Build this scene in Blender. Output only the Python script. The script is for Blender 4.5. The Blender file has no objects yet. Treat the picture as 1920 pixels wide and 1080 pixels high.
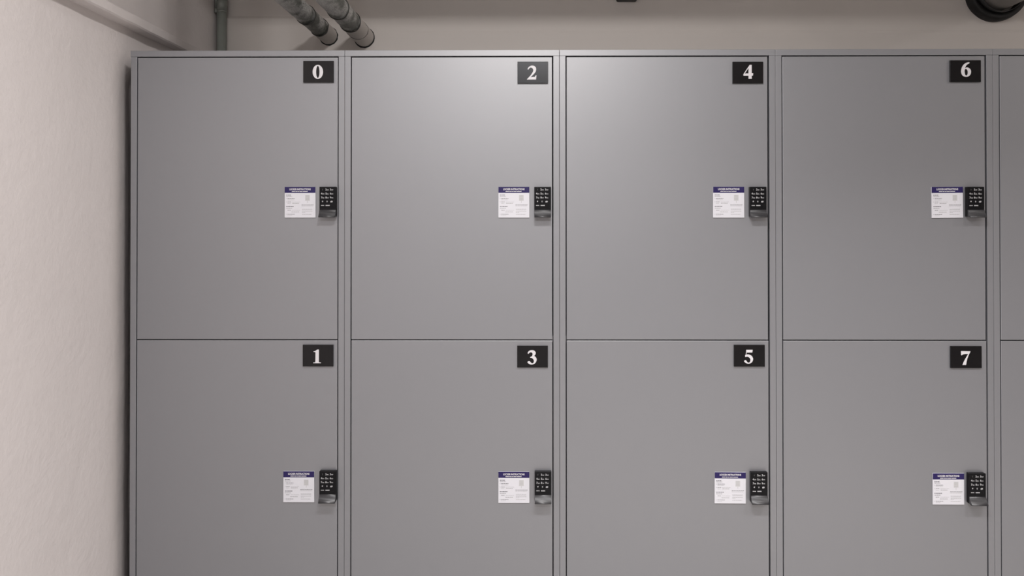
import bpy, bmesh, math, random
from mathutils import Vector, Matrix, noise

random.seed(7)
C = bpy.context.scene.collection
D = bpy.data

# ------------------------------------------------------------------ camera
# world: x right along the lockers, y into the wall (locker fronts at y=0), z up, floor at z=0
CAMY, CAMZ = -2.1, 1.215
R = ((0.99996607, 0.00823063, -0.00035370),
     (-0.00822802, 0.99994285, 0.00682676),
     (0.00040987, -0.00682361, 0.99997664))       # rows: right, forward, up
cam = D.cameras.new('camera')
cam.sensor_width = 36.0
cam.lens = 36.0 * 1400 / 1920
cam.shift_x = -(992.76 - 960) / 1920
cam.shift_y = (414.59 - 540) / 1920
cam.clip_start = 0.05
camo = D.objects.new('camera', cam)
C.objects.link(camo)
right, fwd, up = (Vector(r) for r in R)
m = Matrix.Identity(4)
for i in range(3):
    m[i][0] = right[i]; m[i][1] = up[i]; m[i][2] = -fwd[i]
m.translation = Vector((0, CAMY, CAMZ))
camo.matrix_world = m
sc = bpy.context.scene
sc.camera = camo

# ------------------------------------------------------------------ world, exposure
w = D.worlds.new('world'); sc.world = w; w.use_nodes = True
bg = w.node_tree.nodes['Background']
bg.inputs[0].default_value = (0.9, 0.93, 1.0, 1); bg.inputs[1].default_value = 0.0
sc.view_settings.view_transform = 'Standard'
sc.view_settings.look = 'None'
sc.view_settings.gamma = 1
sc.view_settings.use_curve_mapping = False
sc.view_settings.exposure = 0.0

# ------------------------------------------------------------------ ceiling lamps (round recessed downlights)
CEIL = 2.50
LAMPS = [  # x, y, watts, beam spread in degrees, colour, where it is
    (-0.55, -1.35, 4, 180, (1.0, 0.965, 0.95), 'round ceiling lamp nearest the left wall'),
    (0.0, -1.35, 33, 180, (1.0, 0.965, 0.95), 'second round ceiling lamp from the left wall in the front row'),
    (0.40, -1.35, 14, 105, (1.0, 0.975, 0.965), 'narrow-beam ceiling lamp in the middle of the front row'),
    (1.50, -1.35, 20, 105, (1.0, 0.95, 0.93), 'narrow-beam ceiling lamp towards the right of the front row'),
    (3.20, -1.35, 15, 180, (1.0, 0.95, 0.92), 'round ceiling lamp nearest the right wall'),
    (-0.45, -3.1, 25, 180, (0.955, 0.955, 1.0), 'leftmost round ceiling lamp of the row behind the camera'),
    (0.08, -3.1, 22, 180, (0.955, 0.955, 1.0), 'middle round ceiling lamp of the row behind the camera'),
    (0.75, -3.1, 8, 180, (0.955, 0.955, 1.0), 'rightmost round ceiling lamp of the row behind the camera'),
]
def lamp_light(p, spread, col, size=0.24):
    l = D.lights.new('lamp_light', 'AREA'); l.shape = 'DISK'; l.size = size
    l.energy = p; l.color = col; l.spread = math.radians(spread)
    o = D.objects.new('lamp_light', l); o.location = (0, 0, -0.022)
    return o

# ------------------------------------------------------------------ materials
def mat(name, col, rough=0.5, metal=0.0, spec=0.5, bump=None, var=None):
    mt = D.materials.new(name); mt.use_nodes = True
    nt = mt.node_tree; b = nt.nodes['Principled BSDF']
    b.inputs['Base Color'].default_value = (*col, 1)
    b.inputs['Roughness'].default_value = rough
    b.inputs['Metallic'].default_value = metal
    b.inputs['Specular IOR Level'].default_value = spec
    tc = nt.nodes.new('ShaderNodeTexCoord')
    if var:   # (scale, amount): mottled colour of the material itself
        n = nt.nodes.new('ShaderNodeTexNoise'); n.inputs['Scale'].default_value = var[0]
        n.inputs['Detail'].default_value = 4
        nt.links.new(tc.outputs['Object'], n.inputs['Vector'])
        mx = nt.nodes.new('ShaderNodeMix'); mx.data_type = 'RGBA'
        mx.inputs['A'].default_value = (*[c * (1 - var[1]) for c in col], 1)
        mx.inputs['B'].default_value = (*[min(1, c * (1 + var[1])) for c in col], 1)
        nt.links.new(n.outputs['Fac'], mx.inputs['Factor'])
        nt.links.new(mx.outputs['Result'], b.inputs['Base Color'])
    if bump:  # list of (scale, strength, distance)
        last = None
        for s, st, dist in bump:
            n = nt.nodes.new('ShaderNodeTexNoise'); n.inputs['Scale'].default_value = s
            n.inputs['Detail'].default_value = 5; n.inputs['Roughness'].default_value = 0.55
            nt.links.new(tc.outputs['Object'], n.inputs['Vector'])
            bp = nt.nodes.new('ShaderNodeBump'); bp.inputs['Strength'].default_value = st
            bp.inputs['Distance'].default_value = dist
            nt.links.new(n.outputs['Fac'], bp.inputs['Height'])
            if last: nt.links.new(last.outputs['Normal'], bp.inputs['Normal'])
            last = bp
        nt.links.new(last.outputs['Normal'], b.inputs['Normal'])
    return mt

M = {}
M['plaster'] = mat('plaster', (0.66, 0.615, 0.60), 0.75, spec=0.25, bump=[(14, 0.35, 0.005), (45, 0.4, 0.003), (120, 0.3, 0.0015)], var=(3, 0.02))
M['backwall'] = mat('painted_wall', (0.64, 0.60, 0.565), 0.7, spec=0.25, bump=[(20, 0.3, 0.002)], var=(2.5, 0.03))
M['ceiling'] = mat('ceiling_paint', (0.55, 0.53, 0.50), 0.8, bump=[(20, 0.3, 0.003)])
M['floor'] = mat('floor_vinyl', (0.46, 0.44, 0.42), 0.45, var=(6, 0.1))
M['laminate'] = mat('grey_laminate', (0.124, 0.127, 0.141), 0.46, spec=0.5)
M['laminate'].node_tree.nodes['Principled BSDF'].inputs['IOR'].default_value = 2.5
M['dark'] = mat('dark_gap', (0.02, 0.02, 0.02), 0.8)
M['plate'] = mat('black_acrylic', (0.005, 0.0045, 0.0052), 0.23, spec=0.33)
M['ink_white'] = mat('white_print', (0.60, 0.585, 0.60), 0.5)
M['card'] = mat('white_board', (0.60, 0.60, 0.635), 0.45)
M['purple'] = mat('purple_print', (0.017, 0.011, 0.075), 0.45, spec=0.3)
M['ink_grey'] = mat('grey_print', (0.20, 0.20, 0.21), 0.6)
M['ink_pale'] = mat('pale_grey_print', (0.36, 0.36, 0.37), 0.6)
M['ink_dark'] = mat('dark_print', (0.09, 0.09, 0.10), 0.6)
M['black'] = mat('black_plastic', (0.005, 0.005, 0.006), 0.34, spec=0.16)
M['handle'] = mat('satin_black_metal', (0.022, 0.022, 0.025), 0.42, metal=0.0, spec=0.7)
M['key_print'] = mat('key_print', (0.42, 0.42, 0.43), 0.5)
M['key_dim'] = mat('dim_key_print', (0.14, 0.14, 0.145), 0.5)
M['zinc'] = mat('galvanised_pipe', (0.27, 0.29, 0.265), 0.45, metal=0.25, bump=[(60, 0.3, 0.001)], var=(30, 0.18))
M['rubber'] = mat('black_rubber', (0.005, 0.005, 0.005), 0.6, bump=[(60, 0.4, 0.003)])
M['duct'] = mat('grey_painted_duct', (0.25, 0.235, 0.22), 0.5, bump=[(25, 0.3, 0.002)], var=(15, 0.12))
M['box'] = mat('charcoal_box', (0.03, 0.03, 0.03), 0.5)
M['chrome'] = mat('polished_steel', (0.5, 0.5, 0.5), 0.25, metal=1.0)

def film_material():
    mt = D.materials.new('crinkled_foil_film'); mt.use_nodes = True
    nt = mt.node_tree; b = nt.nodes['Principled BSDF']
    tc = nt.nodes.new('ShaderNodeTexCoord')
    mp = nt.nodes.new('ShaderNodeMapping'); mp.inputs['Scale'].default_value = (1, 0.35, 1)
    nt.links.new(tc.outputs['Object'], mp.inputs['Vector'])
    v = nt.nodes.new('ShaderNodeTexVoronoi'); v.feature = 'DISTANCE_TO_EDGE'; v.inputs['Scale'].default_value = 22
    n = nt.nodes.new('ShaderNodeTexNoise'); n.inputs['Scale'].default_value = 30; n.inputs['Detail'].default_value = 5
    mxv = nt.nodes.new('ShaderNodeMix'); mxv.data_type = 'VECTOR'; mxv.inputs['Factor'].default_value = 0.12
    nt.links.new(mp.outputs['Vector'], mxv.inputs['A']); nt.links.new(n.outputs['Color'], mxv.inputs['B'])
    nt.links.new(mxv.outputs['Result'], v.inputs['Vector'])
    cr = nt.nodes.new('ShaderNodeValToRGB')
    cr.color_ramp.elements[0].position = 0.0; cr.color_ramp.elements[0].color = (0.03, 0.035, 0.03, 1)
    cr.color_ramp.elements[1].position = 0.035; cr.color_ramp.elements[1].color = (0.72, 0.72, 0.70, 1)
    nt.links.new(v.outputs['Distance'], cr.inputs['Fac'])
    # worn dark patches of the foil
    n2 = nt.nodes.new('ShaderNodeTexNoise'); n2.inputs['Scale'].default_value = 11; n2.inputs['Detail'].default_value = 3
    nt.links.new(tc.outputs['Object'], n2.inputs['Vector'])
    cr2 = nt.nodes.new('ShaderNodeValToRGB')
    cr2.color_ramp.elements[0].position = 0.42; cr2.color_ramp.elements[0].color = (0.26, 0.28, 0.26, 1)
    cr2.color_ramp.elements[1].position = 0.55; cr2.color_ramp.elements[1].color = (1, 1, 1, 1)
    nt.links.new(n2.outputs['Fac'], cr2.inputs['Fac'])
    mul = nt.nodes.new('ShaderNodeMix'); mul.data_type = 'RGBA'; mul.blend_type = 'MULTIPLY'; mul.inputs['Factor'].default_value = 1
    nt.links.new(cr.outputs['Color'], mul.inputs['A']); nt.links.new(cr2.outputs['Color'], mul.inputs['B'])
    nt.links.new(mul.outputs['Result'], b.inputs['Base Color'])
    b.inputs['Roughness'].default_value = 0.25; b.inputs['Metallic'].default_value = 0.25
    bp = nt.nodes.new('ShaderNodeBump'); bp.inputs['Strength'].default_value = 0.8; bp.inputs['Distance'].default_value = 0.004
    nt.links.new(v.outputs['Distance'], bp.inputs['Height']); nt.links.new(bp.outputs['Normal'], b.inputs['Normal'])
    return mt
M['film'] = film_material()

# ------------------------------------------------------------------ mesh helpers
def box(bm, x0, x1, y0, y1, z0, z1, bevel=0.0, seg=2, mi=0):
    vs = [bm.verts.new((x, y, z)) for x in (x0, x1) for y in (y0, y1) for z in (z0, z1)]
    idx = [(0, 1, 3, 2), (4, 6, 7, 5), (0, 4, 5, 1), (2, 3, 7, 6), (0, 2, 6, 4), (1, 5, 7, 3)]
    fs = []
    for f in idx:
        fc = bm.faces.new([vs[i] for i in f]); fc.material_index = mi; fs.append(fc)
    if bevel > 0:
        es = list({e for f in fs for e in f.edges})
        r = bmesh.ops.bevel(bm, geom=es, offset=bevel, segments=seg, affect='EDGES', profile=0.5, clamp_overlap=True)
        for f in r['faces']: f.material_index = mi
    return fs

def tube(bm, p0, p1, r0, r1=None, n=40, caps=True, mi=0):
    if r1 is None: r1 = r0
    p0 = Vector(p0); p1 = Vector(p1); d = (p1 - p0).normalized()
    a = Vector((0, 0, 1)) if abs(d.z) < 0.9 else Vector((1, 0, 0))
    u = d.cross(a).normalized(); v = d.cross(u)
    rings = []
    for p, r in ((p0, r0), (p1, r1)):
        rings.append([bm.verts.new(p + (u * math.cos(2 * math.pi * i / n) + v * math.sin(2 * math.pi * i / n)) * r) for i in range(n)])
    for i in range(n):
        f = bm.faces.new([rings[0][i], rings[0][(i + 1) % n], rings[1][(i + 1) % n], rings[1][i]]); f.material_index = mi; f.smooth = True
    if caps:
        for rg in rings:
            f = bm.faces.new(rg); f.material_index = mi

def lathe_y(bm, prof, n=48, mi=0, closed=False):
    """prof: list of (r, y) turned about the local y axis"""
    rings = [[bm.verts.new((r * math.cos(2 * math.pi * i / n), y, r * math.sin(2 * math.pi * i / n))) for i in range(n)] for r, y in prof]
    prs = list(zip(rings, rings[1:])) + ([(rings[-1], rings[0])] if closed else [])
    for a, b in prs:
        for i in range(n):
            f = bm.faces.new([a[i], a[(i + 1) % n], b[(i + 1) % n], b[i]]); f.material_index = mi; f.smooth = True
    return rings

def mesh(bm, name, mats):
    bmesh.ops.recalc_face_normals(bm, faces=bm.faces[:])
    me = D.meshes.new(name); bm.to_mesh(me); bm.free()
    for k in (mats if isinstance(mats, (list, tuple)) else [mats]): me.materials.append(M[k])
    return me

def obj(name, me, parent=None, loc=(0, 0, 0), rot=(0, 0, 0)):
    o = D.objects.new(name, me); C.objects.link(o); o.location = loc; o.rotation_euler = rot
    if parent is not None: o.parent = parent
    return o

def tag(o, label, cat, group=None):
    o['label'] = label; o['category'] = cat
    if group: o['group'] = group
    return o

def struct(name, bm, mats, loc=(0, 0, 0)):
    o = obj(name, mesh(bm, name, mats), loc=loc); o['kind'] = 'structure'; return o

def curve_to_bm(bm, cu, mtx, mi):
    """tessellate a filled curve and append it to bm"""
    tmp = D.objects.new('tmp', cu); C.objects.link(tmp)
    dg = bpy.context.evaluated_depsgraph_get()
    me = D.meshes.new_from_object(tmp.evaluated_get(dg))
    me.transform(mtx)
    me.polygons.foreach_set('material_index', [mi] * len(me.polygons))
    bm.from_mesh(me)
    D.objects.remove(tmp); D.meshes.remove(me); D.curves.remove(cu)

FRONT = Matrix(((1, 0, 0, 0), (0, 0, -1, 0), (0, 1, 0, 0), (0, 0, 0, 1)))   # xy plane -> stands facing -y

def text(bm, s, x, z, y, size, mi, bold=0.0, align='CENTER', width=None, depth=0.0001):
    cu = D.curves.new('t', 'FONT'); cu.body = s; cu.size = size; cu.offset = bold
    cu.align_x = align; cu.align_y = 'CENTER'; cu.extrude = depth; cu.resolution_u = 3
    tmp = D.objects.new('tmp2', cu); C.objects.link(tmp); bpy.context.view_layer.update()
    wd = tmp.dimensions.x; D.objects.remove(tmp)
    sx = (width / wd) if (width and wd > 0) else 1
    curve_to_bm(bm, cu, Matrix.Translation((x, y, z)) @ FRONT @ Matrix.Diagonal((sx, 1, 1, 1)), mi)

# ------------------------------------------------------------------ room shell
BACKY = 0.62
LW = -1.185          # face of the left wall
def wall_left():
    bm = bmesh.new()
    ys = [-4.6 + 0.05 * i for i in range(87)] + [-0.26 + 0.01 * i for i in range(58)] + [0.35 + 0.05 * i for i in range(5)] + [BACKY - .02, BACKY + 0.03]
    zs = [0.05 * i for i in range(33)] + [1.62 + 0.008 * i for i in range(18)] + [1.80 + 0.05 * i for i in range(14)] + [CEIL]
    def ss(a, b, t):
        t = max(0, min(1, (t - a) / (b - a))); return t * t * (3 - 2 * t)
    g = []
    for y in ys:
        row = []
        for z in zs:
            o = 0.0035 * noise.noise(Vector((y * 2.1, z * 2.1, 3.3))) + 0.0012 * noise.noise(Vector((y * 9, z * 9, 1.3)))
            # the plaster dips back beside the lockers
            t = max(0.0, y + 0.022 + 0.008 * noise.noise(Vector((z * 6, 0, 7))))
            o -= min(0.030, 1.4 * t * t) * (1 - ss(1.63, 1.715, z + 0.05 * max(0, -y)))
            o += 0.022 * ss(0.15, 0.6, y) * ss(1.665, 1.718, z)
            row.append(bm.verts.new((LW + o, y, z)))
        g.append(row)
    for i in range(len(ys) - 1):
        for j in range(len(zs) - 1):
            f = bm.faces.new([g[i][j], g[i + 1][j], g[i + 1][j + 1], g[i][j + 1]]); f.smooth = True
    box(bm, LW - 0.2, LW - 0.050, -4.6, BACKY, 0, CEIL)
    return struct('wall_left', bm, 'plaster')
wall_left()

def wall_back():
    bm = bmesh.new()
    zs = [0, 0.8, 1.5, 1.80, 1.90, 1.914, 1.918, 1.922, 1.926, 1.930, 1.936, 1.95, 1.968, 1.972, 1.976, 1.980, 1.984, 1.988, 1.996, 2.05, 2.2, CEIL]
    xs = [LW - 0.04] + [LW + 0.06 * i for i in range(int((4.2 - LW) / 0.06) + 1)] + [4.2]
    def ss(a, b, t):
        t = max(0, min(1, (t - a) / (b - a))); return t * t * (3 - 2 * t)
    g = []
    for x in xs:
        row = []
        for z in zs:
            wob = 0.0015 * noise.noise(Vector((x * 3, z * 2, 0)))
            o = 0.008 * (1 - ss(1.974, 1.988, z)) * (1 - ss(-0.62, -0.25, x))
            o += 0.004 * (1 - ss(1.916, 1.932, z)) * ss(-0.75, -0.3, x)
            row.append(bm.verts.new((x, BACKY + 0.008 - o - wob, z)))
        g.append(row)
    for i in range(len(xs) - 1):
        for j in range(len(zs) - 1):
            f = bm.faces.new([g[i][j], g[i + 1][j], g[i + 1][j + 1], g[i][j + 1]]); f.smooth = False
    box(bm, LW - 0.2, 4.2, BACKY + 0.03, BACKY + 0.2, 0, CEIL)
    return struct('wall_back', bm, 'backwall')
wall_back()

bm = bmesh.new(); box(bm, 4.2, 4.35, -4.6, 0.82, 0, CEIL); struct('wall_right', bm, 'backwall')
bm = bmesh.new(); box(bm, LW - 0.2, 4.35, -4.75, -4.6, 0, CEIL); struct('wall_front', bm, 'backwall')
bm = bmesh.new(); box(bm, LW - 0.2, 4.35, -4.75, 0.82, -0.1, 0); struct('floor', bm, 'floor')
bm = bmesh.new(); box(bm, LW - 0.2, 4.35, -4.75, 0.82, CEIL, CEIL + 0.1); struct('ceiling', bm, 'ceiling')

# unseen beam, added under the ceiling to shade the upper back wall
bm = bmesh.new(); box(bm, LW - 0.03, 1.75, -0.35, -0.15, 2.22, CEIL + 0.01, 0.004); struct('added_shade_beam', bm, 'ceiling')

# horizontal ledge running along the left wall
def ledge():
    bm = bmesh.new()
    ys = [-4.6 + 0.03 * i for i in range(int(5.2 / 0.03))] + [BACKY - 0.002]
    z0, z1, p = 1.215 + 0.5755, 1.215 + 0.606, 0.040
    prev = None
    for y in ys:
        a = 0.0015 * noise.noise(Vector((y * 14, 0, 0))); b = 0.002 * noise.noise(Vector((y * 11, 5, 0)))
        ring = [bm.verts.new(v) for v in ((LW - 0.008, y, z0 + a * .5), (LW + p - 0.004, y, z0 + a), (LW + p, y, z0 + 0.004 + a),
                                          (LW + p + a, y, z1 - 0.004 + b), (LW + p - 0.004, y, z1 + b), (LW - 0.008, y, z1 + 0.002))]
        if prev:
            for i in range(6):
                bm.faces.new([prev[i], prev[(i + 1) % 6], ring[(i + 1) % 6], ring[i]])
        else: bm.faces.new(ring)
        prev = ring
    bm.faces.new(prev)
    return struct('trim_1', bm, 'plaster')
ledge()

# ------------------------------------------------------------------ serif numerals (traced as vector outlines, unit height, y up)
RAW = {
 '1': (735, 410, [[(605,325),(605,420),(605,560),(605,690),(612,705),(630,712),(670,713),(665,735),(550,735),(435,735),(440,713),(480,711),(500,700),(502,600),(504,420),(492,402),(450,400),(440,384),(500,365),(550,330)]]),
 '2': (795, 472, [[(520,440),(560,375),(615,337),(675,322),(750,338),(800,385),(813,450),(795,525),(750,592),(690,652),(628,712),(740,708),(772,695),(795,655),(822,655),(808,795),(505,795),(505,783),(600,680),(670,590),(712,505),(708,450),(688,415),(650,393),(610,395),(575,425),(548,462)]]),
 '3': (775, 430, [[(465,440),(490,385),(535,355),(590,345),(650,352),(695,385),(710,430),(700,475),(662,515),(705,545),(735,600),(734,660),(708,715),(660,755),(600,775),(540,768),(490,740),(460,712),(475,685),(515,672),(550,695),(580,728),(612,738),(642,718),(655,675),(645,630),(618,595),(580,575),(545,574),(545,552),(585,530),(610,500),(617,455),(602,420),(565,408),(525,420),(495,455)]]),
 '4': (770, 470, [[(730,300),(798,300),(798,585),(848,585),(840,660),(798,665),(798,770),(690,770),(690,665),(520,665),(518,620),(545,575),(640,430)],[(690,405),(690,590),(570,590),(630,500)]]),
 '5': (745, 410, [[(545,335),(740,335),(728,415),(562,415),(550,480),(600,470),(660,485),(718,525),(750,590),(745,650),(715,705),(670,735),(610,747),(550,735),(500,700),(480,670),(510,645),(545,650),(570,690),(612,717),(652,700),(672,650),(665,600),(632,562),(590,542),(550,542),(530,552),(510,520),(530,480),(545,400)]]),
 '6': (797, 497, [[(750,300),(775,315),(760,345),(700,375),(650,430),(622,502),(660,482),(710,480),(770,510),(810,560),(822,620),(812,690),(775,750),(720,785),(655,797),(580,780),(520,730),(490,650),(488,580),(505,500),(550,410),(620,345),(690,312)],[(610,560),(628,535),(655,530),(690,560),(708,610),(708,680),(690,730),(660,755),(630,735),(612,680),(605,610)]]),
 '7': (835, 400, [[(415,435),(685,440),(680,465),(640,540),(600,640),(575,740),(560,835),(455,835),(490,750),(530,670),(585,580),(620,522),(540,520),(480,530),(450,545),(443,560),(418,555)]]),
}
def digit(bm, s, x, z, y, h, mi):
    cu = D.curves.new('d', 'CURVE'); cu.dimensions = '2D'; cu.fill_mode = 'BOTH'; cu.extrude = 0.0002
    if s == '0':
        loops = [[(0.373 * math.cos(t), 0.5 * math.sin(t)) for t in [2 * math.pi * i / 40 for i in range(40)]],
                 [(0.120 * math.cos(t), 0.43 * math.sin(t)) for t in [2 * math.pi * i / 40 for i in range(40)]]]
        sharp = True
    else:
        base, hh, ls = RAW[s]
        allx = [p[0] for p in ls[0]]; cx = (min(allx) + max(allx)) / 2
        loops = [[((px - cx) / hh, (base - py) / hh - 0.5) for px, py in l] for l in ls]
        sharp = s in '147'
    for l in loops:
        pts = []
        n = len(l)
        if sharp: pts = l
        else:       # smooth where the outline turns gently, keep hard corners
            for i in range(n):
                p0, p1, p2, p3 = (Vector(l[(i + k) % n]) for k in (-1, 0, 1, 2))
                def corner(a, b, c):
                    return (b - a).normalized().dot((c - b).normalized()) < 0.45
                t1 = Vector((0, 0)) if corner(p0, p1, p2) else (p2 - p0) * 0.5
                t2 = Vector((0, 0)) if corner(p1, p2, p3) else (p3 - p1) * 0.5
                for k in range(4):
                    t = k / 4
                    q = p1 * (2*t**3 - 3*t*t + 1) + t1 * (t**3 - 2*t*t + t) + p2 * (-2*t**3 + 3*t*t) + t2 * (t**3 - t*t)
                    pts.append((q.x, q.y))
        sp = cu.splines.new('POLY'); sp.points.add(len(pts) - 1)
        for i, p in enumerate(pts): sp.points[i].co = (p[0], p[1], 0, 1)
        sp.use_cyclic_u = True
    curve_to_bm(bm, cu, Matrix.Translation((x, y, z)) @ FRONT @ Matrix.Diagonal((h, h, 1, 1)), mi)

# ------------------------------------------------------------------ locker parts
def plate_mesh(n, dx, dz, h):
    bm = bmesh.new()
    box(bm, -0.043, 0.043, -0.005, 0.0, -0.0305, 0.0305, 0.0006, 2)
    digit(bm, n, dx, dz, -0.00525, h, 1)
    return mesh(bm, 'number_plate', ['plate', 'ink_white'])

def notice_mesh():
    bm = bmesh.new()
    W = 0.0872; H = 0.0872; t = 0.003
    box(bm, -W/2, W/2, -t, 0, -H/2, H/2, 0.0004, 1)
    box(bm, -W/2 + 0.0002, W/2 - 0.0002, -t - 0.0001, -t + 0.0005, H/2 - 0.0172, H/2 - 0.0002, mi=1)
    y = -t - 0.00025
    text(bm, 'LOCKER INSTRUCTIONS', 0, H/2 - 0.0074, y, 0.0068, 2, bold=0.00022, width=0.0600)
    def bar(x0, x1, z, h=0.0011, mi=3):
        # one printed line, as its words
        x = x0
        rr = random.Random(int(x0 * 1e5) + int(z * 1e5))
        while x < x1 - 0.001:
            wd = min(rr.uniform(0.0025, 0.0062), x1 - x)
            box(bm, x, x + wd, y, y + 0.0002, z - h/2, z + h/2, mi=mi); x += wd + 0.0009
    u = W / 58.0      # one unit on the card
    def B(x0, x1, zz, h=0.0011, mi=3): bar(-W/2 + x0*u, -W/2 + x1*u, H/2 - zz*u, h, mi)
    # second header line, too fine to read
    xx = 13.5
    for wd in (6.2, 3.6, 2.6, 5.4, 9.0):
        box(bm, -W/2 + xx*u, -W/2 + (xx+wd)*u, y, y + 0.0002, H/2 - 9.6*u, H/2 - 8.4*u, mi=2); xx += wd + 0.75
    B(3, 5.2, 15.6, .0017, 5); B(6, 13.5, 15.6, .0017, 5)
    B(3, 14, 18.2, .0011)
    B(3, 4, 22, .001); B(5.5, 19, 22, .0013, 5); B(5.5, 18, 24.6, .0009, 4)
    B(3, 4, 28.4, .001); B(5.5, 12, 28.4, .0012, 3)
    B(5.5, 11, 31.2, .0009, 4); B(14.5, 27, 31.0, .0016, 4); B(14, 30, 28.6, .0007, 4)
    B(3, 5, 37, .0017, 5); B(5.8, 17, 37, .0017, 5)
    B(3, 14, 40.2, .0011)
    B(5.5, 11.5, 44, .0012); B(14, 30, 44, .0007, 4); B(13, 28, 47.4, .0016, 4)
    B(3, 4, 51.6, .001); B(5.5, 19, 51.6, .0013); B(5.5, 15, 54, .0007, 4)
    B(32, 54.5, 34, .0014); B(32, 53, 36.2, .0008, 4)
    B(33, 52, 42, .0011, 4); B(33, 52, 43.8, .0008, 4)
    B(33, 52.5, 46.5, .0011, 4); B(33, 40, 48.3, .0008, 4)
    B(33, 51, 51.8, .0012, 4)
    # little picture of a lock being pointed at
    cx = -W/2 + 43*u; cz = H/2 - 21*u
    box(bm, cx - 4.3*u, cx + 4.3*u, y, y + .0002, cz - 5.4*u, cz + 5.4*u, mi=6)
    for r in range(4):
        for c in range(3):
            box(bm, cx + (-2.9 + c*2.1)*u, cx + (-1.5 + c*2.1)*u, y - .0001, y + .0001, cz + (3.6 - r*2.3)*u, cz + (4.5 - r*2.3)*u, mi=4)
    box(bm, cx - 0.5*u, cx + 0.5*u, y, y + .0002, cz - 9.5*u, cz - 5.4*u, mi=6)
    return mesh(bm, 'instruction_notice', ['card', 'purple', 'ink_white', 'ink_grey', 'ink_pale', 'ink_dark', 'ink_pic'])
M['ink_pic'] = mat('faint_grey_print', (0.48, 0.48, 0.485), 0.6)

KW, KH, KT = 0.0466, 0.064, 0.0135        # keypad housing
def keypad_mesh():
    bm = bmesh.new()
    box(bm, -KW/2, KW/2, -KT, 0, -KH - 0.019, 0, 0.0012, 3)
    y = -KT - 0.0001
    xs = (-0.0140, -0.0015, 0.0110); zs = (-0.0085, -0.0198, -0.0310, -0.0417, -0.0526)
    lab = [('1', ''), ('2', 'ABC'), ('3', 'DEF'), ('4', 'GHI'), ('5', 'JKL'), ('6', 'MNO'), ('7', 'PQRS'), ('8', 'TUV'), ('9', 'WXYZ')]
    # raised key caps
    for r in range(4):
        for c in range(3):
            box(bm, xs[c] - .0054, xs[c] + .0054, -KT - .0005, -KT + .001, zs[r] - .0042, zs[r] + .0042, 0.0004, 1, mi=0)
    box(bm, xs[0] - .0054, xs[0] + .0054, -KT - .0005, -KT + .001, zs[4] - .0042, zs[4] + .0042, 0.0004, 1)
    box(bm, xs[1] - .0054, xs[2] + .0054, -KT - .0005, -KT + .001, zs[4] - .0042, zs[4] + .0042, 0.0004, 1)
    y = -KT - 0.0007
    for i, (a, b) in enumerate(lab):
        x = xs[i % 3]; z = zs[i // 3]
        if b:
            text(bm, a, x - .0028, z + .0004, y, 0.0072, 1, bold=0.0002)
            text(bm, b, x + .0020, z - .0006, y, 0.0036, 1, bold=0.0001, width=0.0056)
        else:
            text(bm, a, x, z, y, 0.0066, 2)
    text(bm, '*', xs[0], zs[3] - .0012, y, 0.009, 1, bold=.0002)
    text(bm, '0', xs[1], zs[3], y, 0.0062, 1, bold=.0001)
    text(bm, '#', xs[2], zs[3], y, 0.0066, 1, bold=.0002, width=.0066)
    # legends of the bottom row, too small to read
    for k in range(3): box(bm, xs[0] - .0044 + k*.0031, xs[0] - .0020 + k*.0031, y, y + .0002, zs[4] - .0010, zs[4] + .0011, mi=1)
    for k in range(4): box(bm, xs[1] - .0040 + k*.0029, xs[1] - .0016 + k*.0029, y, y + .0002, zs[4] - .0014, zs[4] + .0014, mi=1)
    return mesh(bm, 'keypad_lock', ['black', 'key_print', 'key_dim'])

def handle_mesh():
    # scooped pull under the keypad, swelling out towards the viewer
    bm = bmesh.new()
    W = KW * 0.495
    front = [(-KT + .0002, -KH), (-KT - .0008, -KH - .0008), (-KT - .0022, -KH - .0040), (-KT - .0048, -KH - .0090),
             (-KT - .0082, -KH - .0145), (-KT - .0118, -KH - .0188), (-KT - .0126, -KH - .0202), (-KT - .0124, -KH - .0216)]
    back = [(-KT - .0105, -KH - .0222), (-KT - .006, -KH - .0210), (-KT - .0005, -KH - .0200), (-.001, -KH - .0195), (-.001, -KH)]
    prof = front + back
    L = [bm.verts.new((-W, y, z)) for y, z in prof]; Rr = [bm.verts.new((W, y, z)) for y, z in prof]
    n = len(prof)
    for i in range(n):
        f = bm.faces.new([L[i], L[(i+1) % n], Rr[(i+1) % n], Rr[i]])
    bm.faces.new(L); bm.faces.new(Rr)
    es = [e for e in bm.edges if (e.verts[0].co.x == e.verts[1].co.x)]
    bmesh.ops.bevel(bm, geom=es, offset=0.0007, segments=2, affect='EDGES', clamp_overlap=True)
    for f in bm.faces:
        if abs(f.normal.x) < 0.5: f.smooth = True
    return mesh(bm, 'lock_handle', 'handle')

NOTICE, KEYPAD, HANDLE = notice_mesh(), keypad_mesh(), handle_mesh()
DEPTH = 0.50
TOPZ = 1.215 + 0.4966
TOPB = 1.215 + 0.4797
U1, U0 = 1.215 + 0.4766, 1.215 - 0.3184        # upper door
L1, L0 = 1.215 - 0.3212, 1.215 - 1.1165        # lower door

def panel(name, parent, x0, x1, y0, y1, z0, z1, bev=0.0006, mats='laminate', seg=2):
    bm = bmesh.new(); cx, cy = (x0 + x1) / 2, y0
    box(bm, x0 - cx, x1 - cx, 0, y1 - y0, 0, z1 - z0, bev, seg)
    return obj(name, mesh(bm, name, mats), parent, (cx, cy, z0))

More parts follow.
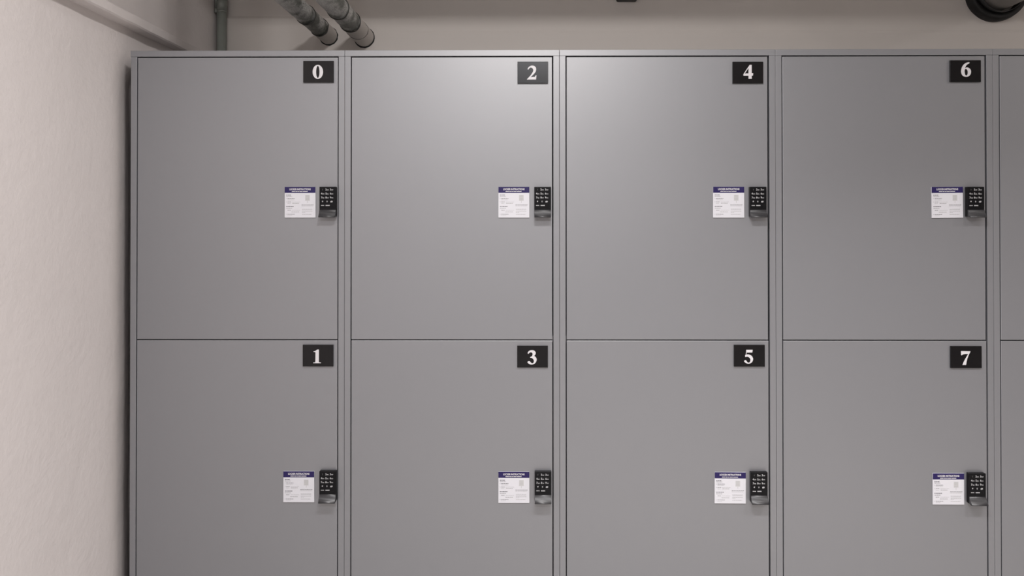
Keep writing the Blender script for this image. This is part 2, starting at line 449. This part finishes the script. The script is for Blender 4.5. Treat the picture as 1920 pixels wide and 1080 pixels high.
# digit offset on the plate and plate / notice / lock positions measured along each door
DOORS = {   # number: plate (x, z), digit (x, z, height), notice (x, z, tilt), lock (x, z), right gap
 0: ((.5332, 1.6506), (.5317, 1.6498, .0396), (.4814, 1.2828, 0), (.5623, 1.3259), .0026),
 1: ((.5331, .8516), (.5309, .8497, .0384), (.4791, .4833, 0), (.5631, .5303), .0026),
 2: ((.5308, 1.6471), (.5279, 1.6466, .0392), (.4775, 1.2825, 0), (.5582, 1.3255), .0032),
 3: ((.5298, .8494), (.5282, .8475, .0402), (.4773, .4833, 0), (.5589, .5302), .0030),
 4: ((.5281, 1.6455), (.5290, 1.6475, .0392), (.4740, 1.2823, 0), (.5536, 1.3250), .0052),
 5: ((.5305, .8525), (.5277, .8500, .0384), (.4766, .4833, .006), (.5546, .5302), .0040),
 6: ((.5286, 1.6483), (.5300, 1.6527, .0412), (.4777, 1.2815, -.008), (.5512, 1.3245), .0052),
 7: ((.5274, .8492), (.5255, .8471, .0388), (.4775, .4817, 0), (.5521, .5282), .0036),
 8: (None, None, (.4777, 1.2820, 0), (.5530, 1.3250), .0030),
 9: (None, None, (.4775, .4820, 0), (.5530, .5285), .0030),
}
def door(unit, n, w):
    plate, dg, nt, lk, rg = DOORS[n]
    z0, z1 = (U0, U1) if n % 2 == 0 else (L0, L1)
    x0, x1 = 0.0199, w - 0.0172 - rg
    bm = bmesh.new(); box(bm, 0, x1 - x0, 0, 0.019, 0, z1 - z0, 0.0011, 2)
    d = obj('door', mesh(bm, 'door', 'laminate'), unit, (x0, 0, z0))
    if plate: d['label'] = 'grey locker door numbered %d' % n
    if plate:
        pm = plate_mesh(str(n), dg[0] - plate[0], dg[1] - plate[1], dg[2])
        p = obj('number_plate', pm, d, (plate[0] - x0, 0, plate[1] - z0))
        p['label'] = 'black plate with white numeral %d' % n
    obj('instruction_notice', NOTICE, d, (nt[0] - x0, 0, nt[1] - z0), (0, nt[2], 0))
    obj('keypad_lock', KEYPAD, d, (lk[0] - x0, 0, lk[1] - z0))
    obj('lock_handle', HANDLE, d, (lk[0] - x0, 0, lk[1] - z0))
    return d

SEAMS = [-1.1448, -0.5386, 0.0672, 0.6737, 1.2808, 1.8876]
LABELS = [
 'grey two-door locker unit numbered 0 and 1, next to the left wall',
 'grey two-door locker unit numbered 2 and 3, second from the left wall',
 'grey two-door locker unit numbered 4 and 5, between units 2-3 and 6-7',
 'grey two-door locker unit numbered 6 and 7, with wide dark gap beside its upper door',
 'grey two-door locker unit cut off by the right edge of the photo',
]
for k in range(5):
    x = SEAMS[k]; w = SEAMS[k + 1] - x
    e = D.objects.new('locker_unit', None); C.objects.link(e); e.location = (x, 0, 0); e.empty_display_size = 0.2
    tag(e, LABELS[k], 'locker', 'row of grey two-door locker units')
    s0 = 0.0004
    panel('side_panel', e, s0, 0.0173, 0, DEPTH, 0.0, TOPB - 0.0003)
    panel('side_panel', e, w - 0.0173, w - s0, 0, DEPTH, 0.0, TOPB - 0.0003)
    panel('top_panel', e, s0 - (0.0012 if k == 0 else 0), w - s0, -0.0006, DEPTH, TOPB, TOPZ)
    panel('back_panel', e, 0.0175, w - 0.0175, DEPTH - 0.012, DEPTH - 0.002, 0.08, TOPB - 0.0005, 0)
    panel('shelf', e, 0.0175, w - 0.0175, 0.022, DEPTH - 0.013, U0 - 0.010, U0 + 0.007, 0)
    panel('bottom_panel', e, 0.0175, w - 0.0175, 0.0, DEPTH - 0.013, 0.078, L0 - 0.0027)
    panel('plinth', e, 0.0175, w - 0.0175, 0.03, 0.048, 0.0, 0.0775, 0)
    door(e, 2 * k, w); door(e, 2 * k + 1, w)

# ------------------------------------------------------------------ pipes above the lockers
def insulated_pipe(loc, label, rings, rsleeve, seed, wrinkles=()):
    e = D.objects.new('insulated_pipe', None); C.objects.link(e); e.location = loc
    tag(e, label, 'pipe', 'foil-wrapped pipes entering the back wall')
    # local y from 0 (at the wall) towards the room (negative), then an elbow up to the ceiling
    def skin(name, path, rad, mk, amp, n=36, parent=e):
        bm = bmesh.new(); prev = None
        for i, p in enumerate(path):
            a = path[max(0, i-1)]; b = path[min(len(path)-1, i+1)]
            d = (b - a).normalized(); u = Vector((1, 0, 0)); v = d.cross(u)
            ring = []
            for k in range(n):
                t = 2 * math.pi * k / n
                dirv = u * math.cos(t) + v * math.sin(t)
                r = rad(i) + amp * noise.noise(Vector((p.y * 38 + seed, math.cos(t) * 2.2, math.sin(t) * 2.2 + p.z * 30)))
                r += amp * 0.8 * abs(noise.noise(Vector((p.y * 90 + seed, math.cos(t) * 3 + 5, math.sin(t) * 3 + p.z * 50))))
                ring.append(bm.verts.new(p + dirv * r))
            if prev:
                for k in range(n):
                    f = bm.faces.new([prev[k], prev[(k+1) % n], ring[(k+1) % n], ring[k]]); f.smooth = True
            else: bm.faces.new(ring)
            prev = ring
        bm.faces.new(prev)
        return obj(name, mesh(bm, name, mk), parent)
    # plain painted end sleeve at the wall
    path = [Vector((0, -0.005 * i, 0)) for i in range(0, 25)]
    ends = rings[0]
    skin('end_sleeve', [Vector((0, 0.022 - (ends + 0.022) * i / 16, 0)) for i in range(17)], lambda i: rsleeve, 'backwall', 0.0012)
    # foil wrap: straight, then elbow up
    path = []
    L = 0.75; rb = 0.11
    ns = int((L - ends) / 0.006)
    for i in range(ns + 1): path.append(Vector((0, -ends - (L - ends) * i / ns, 0)))
    for i in range(1, 13):
        t = math.pi / 2 * i / 12; path.append(Vector((0, -L - rb * math.sin(t), rb - rb * math.cos(t))))
    ztop = CEIL - loc[2] - 0.002
    for i in range(1, 20): path.append(Vector((0, -L - rb, rb + (ztop - rb) * i / 19)))
    skin('foil_wrap', path, lambda i: rsleeve * 0.965, 'film', 0.0016)
    for q in rings:
        bm = bmesh.new(); pr = []
        for j in range(8):
            t = 2 * math.pi * j / 8; pr.append((rsleeve + 0.0006 + 0.0016 * math.cos(t), -q + 0.0042 * math.sin(t)))
        rg = lathe_y(bm, pr, 40, closed=True)
        for v in bm.verts:
            v.co.y += 0.012 * noise.noise(Vector((v.co.x * 40 + q * 9, v.co.z * 40, seed)))
        obj('tape_band', mesh(bm, 'tape_band', 'tape'), e)
    for q in wrinkles:      # a crease in the plain sleeve
        bm = bmesh.new(); pr = [(rsleeve + 0.0004 + 0.0008 * math.cos(2*math.pi*j/6), -q + 0.0011 * math.sin(2*math.pi*j/6)) for j in range(6)]
        lathe_y(bm, pr, 40, closed=True)
        for v in bm.verts: v.co.y += 0.5 * v.co.x + 0.01 * noise.noise(Vector((v.co.x * 60, v.co.z * 60, seed)))
        obj('sleeve_crease', mesh(bm, 'sleeve_crease', 'tape'), e)
    # ragged dark hole edge where it enters the wall
    bm = bmesh.new()
    prof = [(rsleeve * 0.9, -0.001), (rsleeve * 1.08, -0.001), (rsleeve * 1.10, 0.004), (rsleeve * 0.9, 0.004)]
    lathe_y(bm, prof, 56, closed=True)
    for v in bm.verts:
        a = math.atan2(v.co.z, v.co.x)
        s = 1 + 0.05 * noise.noise(Vector((math.cos(a) * 4 + seed, math.sin(a) * 4, 0)))
        if math.hypot(v.co.x, v.co.z) > rsleeve: v.co.x *= s; v.co.z *= s
        v.co.z -= 0.0015
    obj('wall_hole_edge', mesh(bm, 'wall_hole_edge', 'dark'), e)
    return e
M['tape'] = mat('dark_wrinkled_tape', (0.05, 0.048, 0.043), 0.5, bump=[(120, 0.6, 0.002)], var=(70, 0.5))
insulated_pipe((-0.757, BACKY - 0.003, 1.215 + 0.697), 'left silvery foil-wrapped pipe entering wall above locker 0', (0.116, 0.267), 0.0318, 2.0)
insulated_pipe((-0.626, BACKY - 0.003, 1.215 + 0.691), 'right silvery foil-wrapped pipe entering wall just above gap between lockers 0 and 2', (0.205, 0.36), 0.0350, 11.0, (0.11,))

# slim vertical conduit in the corner
def conduit():
    x, y = -1.1395, BACKY - 0.0235
    e = D.objects.new('conduit_pipe', None); C.objects.link(e); e.location = (x, y, 0.0)
    tag(e, 'slim grey-green vertical pipe in the left corner behind the lockers', 'pipe')
    bm = bmesh.new(); tube(bm, (0, 0, 0), (0, 0, CEIL), 0.0165, n=32); obj('tube', mesh(bm, 'tube', 'zinc'), e)
    bm = bmesh.new()
    for a, b, r0, r1 in ((1.990, 1.996, .0166, .0190), (1.996, 2.045, .0190, .0190), (2.045, 2.052, .0190, .0166)):
        tube(bm, (0, 0, a), (0, 0, b), r0, r1, n=32)
    obj('coupling', mesh(bm, 'coupling', 'zinc'), e)
    bm = bmesh.new()
    tube(bm, (-.0165, -.008, 1.988), (-.0165, -.008, 2.004), .0060, n=20)
    tube(bm, (-.0165, -.008, 2.004), (-.0165, -.008, 2.10), .0046, n=20)
    box(bm, -.0205, .004, -.012, .010, 1.990, 1.999, .001)
    obj('pipe_clip', mesh(bm, 'pipe_clip', 'zinc'), e)
conduit()

# large pipe with black rubber collar at the right
def big_pipe():
    e = D.objects.new('large_pipe', None); C.objects.link(e); e.location = (1.6700, BACKY + 0.006, 1.215 + 0.850)
    tag(e, 'large grey pipe with black rubber collar entering the wall at top right', 'pipe')
    bm = bmesh.new()
    lathe_y(bm, [(0.084, -0.030), (0.098, -0.034), (0.105, -0.028), (0.1075, -0.012), (0.108, 0.02), (0.084, 0.02)], 64, closed=True)
    for v in bm.verts:
        if v.co.y > -0.02 and math.hypot(v.co.x, v.co.z) > 0.1:
            s = 1 + 0.02 * noise.noise(v.co * 35); v.co.x *= s; v.co.z *= s
    obj('rubber_collar', mesh(bm, 'rubber_collar', 'rubber'), e)
    bm = bmesh.new()
    lathe_y(bm, [(0.0815, -0.052), (0.0835, -0.052), (0.0835, -0.020), (0.0815, -0.020)], 64, closed=True)
    obj('collar_ring', mesh(bm, 'collar_ring', 'box'), e)
    bm = bmesh.new()
    # pipe runs from the wall towards the room, then bends up into the ceiling
    path = [Vector((0, 0.02, 0))] + [Vector((0, -0.03 * i, 0)) for i in range(1, 15)]
    L = 0.42; rb = 0.16
    for i in range(1, 13):
        t = math.pi / 2 * i / 12; path.append(Vector((0, -L - rb * math.sin(t), rb - rb * math.cos(t))))
    path.append(Vector((0, -L - rb, CEIL - e.location.z - 0.002)))
    prev = None; n = 56
    for i, p in enumerate(path):
        a = path[max(0, i-1)]; b = path[min(len(path)-1, i+1)]
        d = (b - a).normalized(); u = Vector((1, 0, 0)); v = d.cross(u)
        ring = [bm.verts.new(p + (u * math.cos(2*math.pi*k/n) + v * math.sin(2*math.pi*k/n)) * 0.0715) for k in range(n)]
        if prev:
            for k in range(n):
                f = bm.faces.new([prev[k], prev[(k+1) % n], ring[(k+1) % n], ring[k]]); f.smooth = True
        else: bm.faces.new(ring)
        prev = ring
    bm.faces.new(prev)
    obj('pipe_tube', mesh(bm, 'pipe_tube', 'duct'), e)
big_pipe()

# dark round wall fitting, only its lower rim in view
def fitting():
    e = D.objects.new('wall_fitting', None); C.objects.link(e); e.location = (0.332, BACKY + 0.014, 1.215 + 0.872)
    tag(e, 'dark wall fitting above locker 4, only its lower rim visible', 'fitting')
    bm = bmesh.new()
    box(bm, -0.037, 0.037, -0.045, 0.0, -0.052, 0.052, 0.006, 3)
    obj('box_body', mesh(bm, 'box_body', 'box'), e)
    bm = bmesh.new(); box(bm, -0.033, 0.033, -0.050, -0.0455, -0.044, 0.048, 0.002, 2)
    obj('box_cover', mesh(bm, 'box_cover', 'box'), e)
fitting()

# ------------------------------------------------------------------ ceiling lamps themselves
M['lampglass'] = mat('lamp_trim_white', (0.7, 0.7, 0.7), 0.4)
for x, y, p, spread, col, label in LAMPS:
    e = D.objects.new('ceiling_lamp', None); C.objects.link(e); e.location = (x, y, CEIL)
    bm = bmesh.new()
    lathe_y(bm, [(0.125, -0.001), (0.150, -0.001), (0.150, -0.020), (0.145, -0.026), (0.130, -0.026), (0.125, -0.020)], 48, closed=True)
    bmesh.ops.rotate(bm, verts=bm.verts, matrix=Matrix.Rotation(math.pi / 2, 3, 'X'))
    obj('lamp_trim', mesh(bm, 'lamp_trim', 'lampglass'), e)
    l = lamp_light(p, spread, col); C.objects.link(l); l.parent = e
    tag(e, label, 'lamp', 'round ceiling lamps')
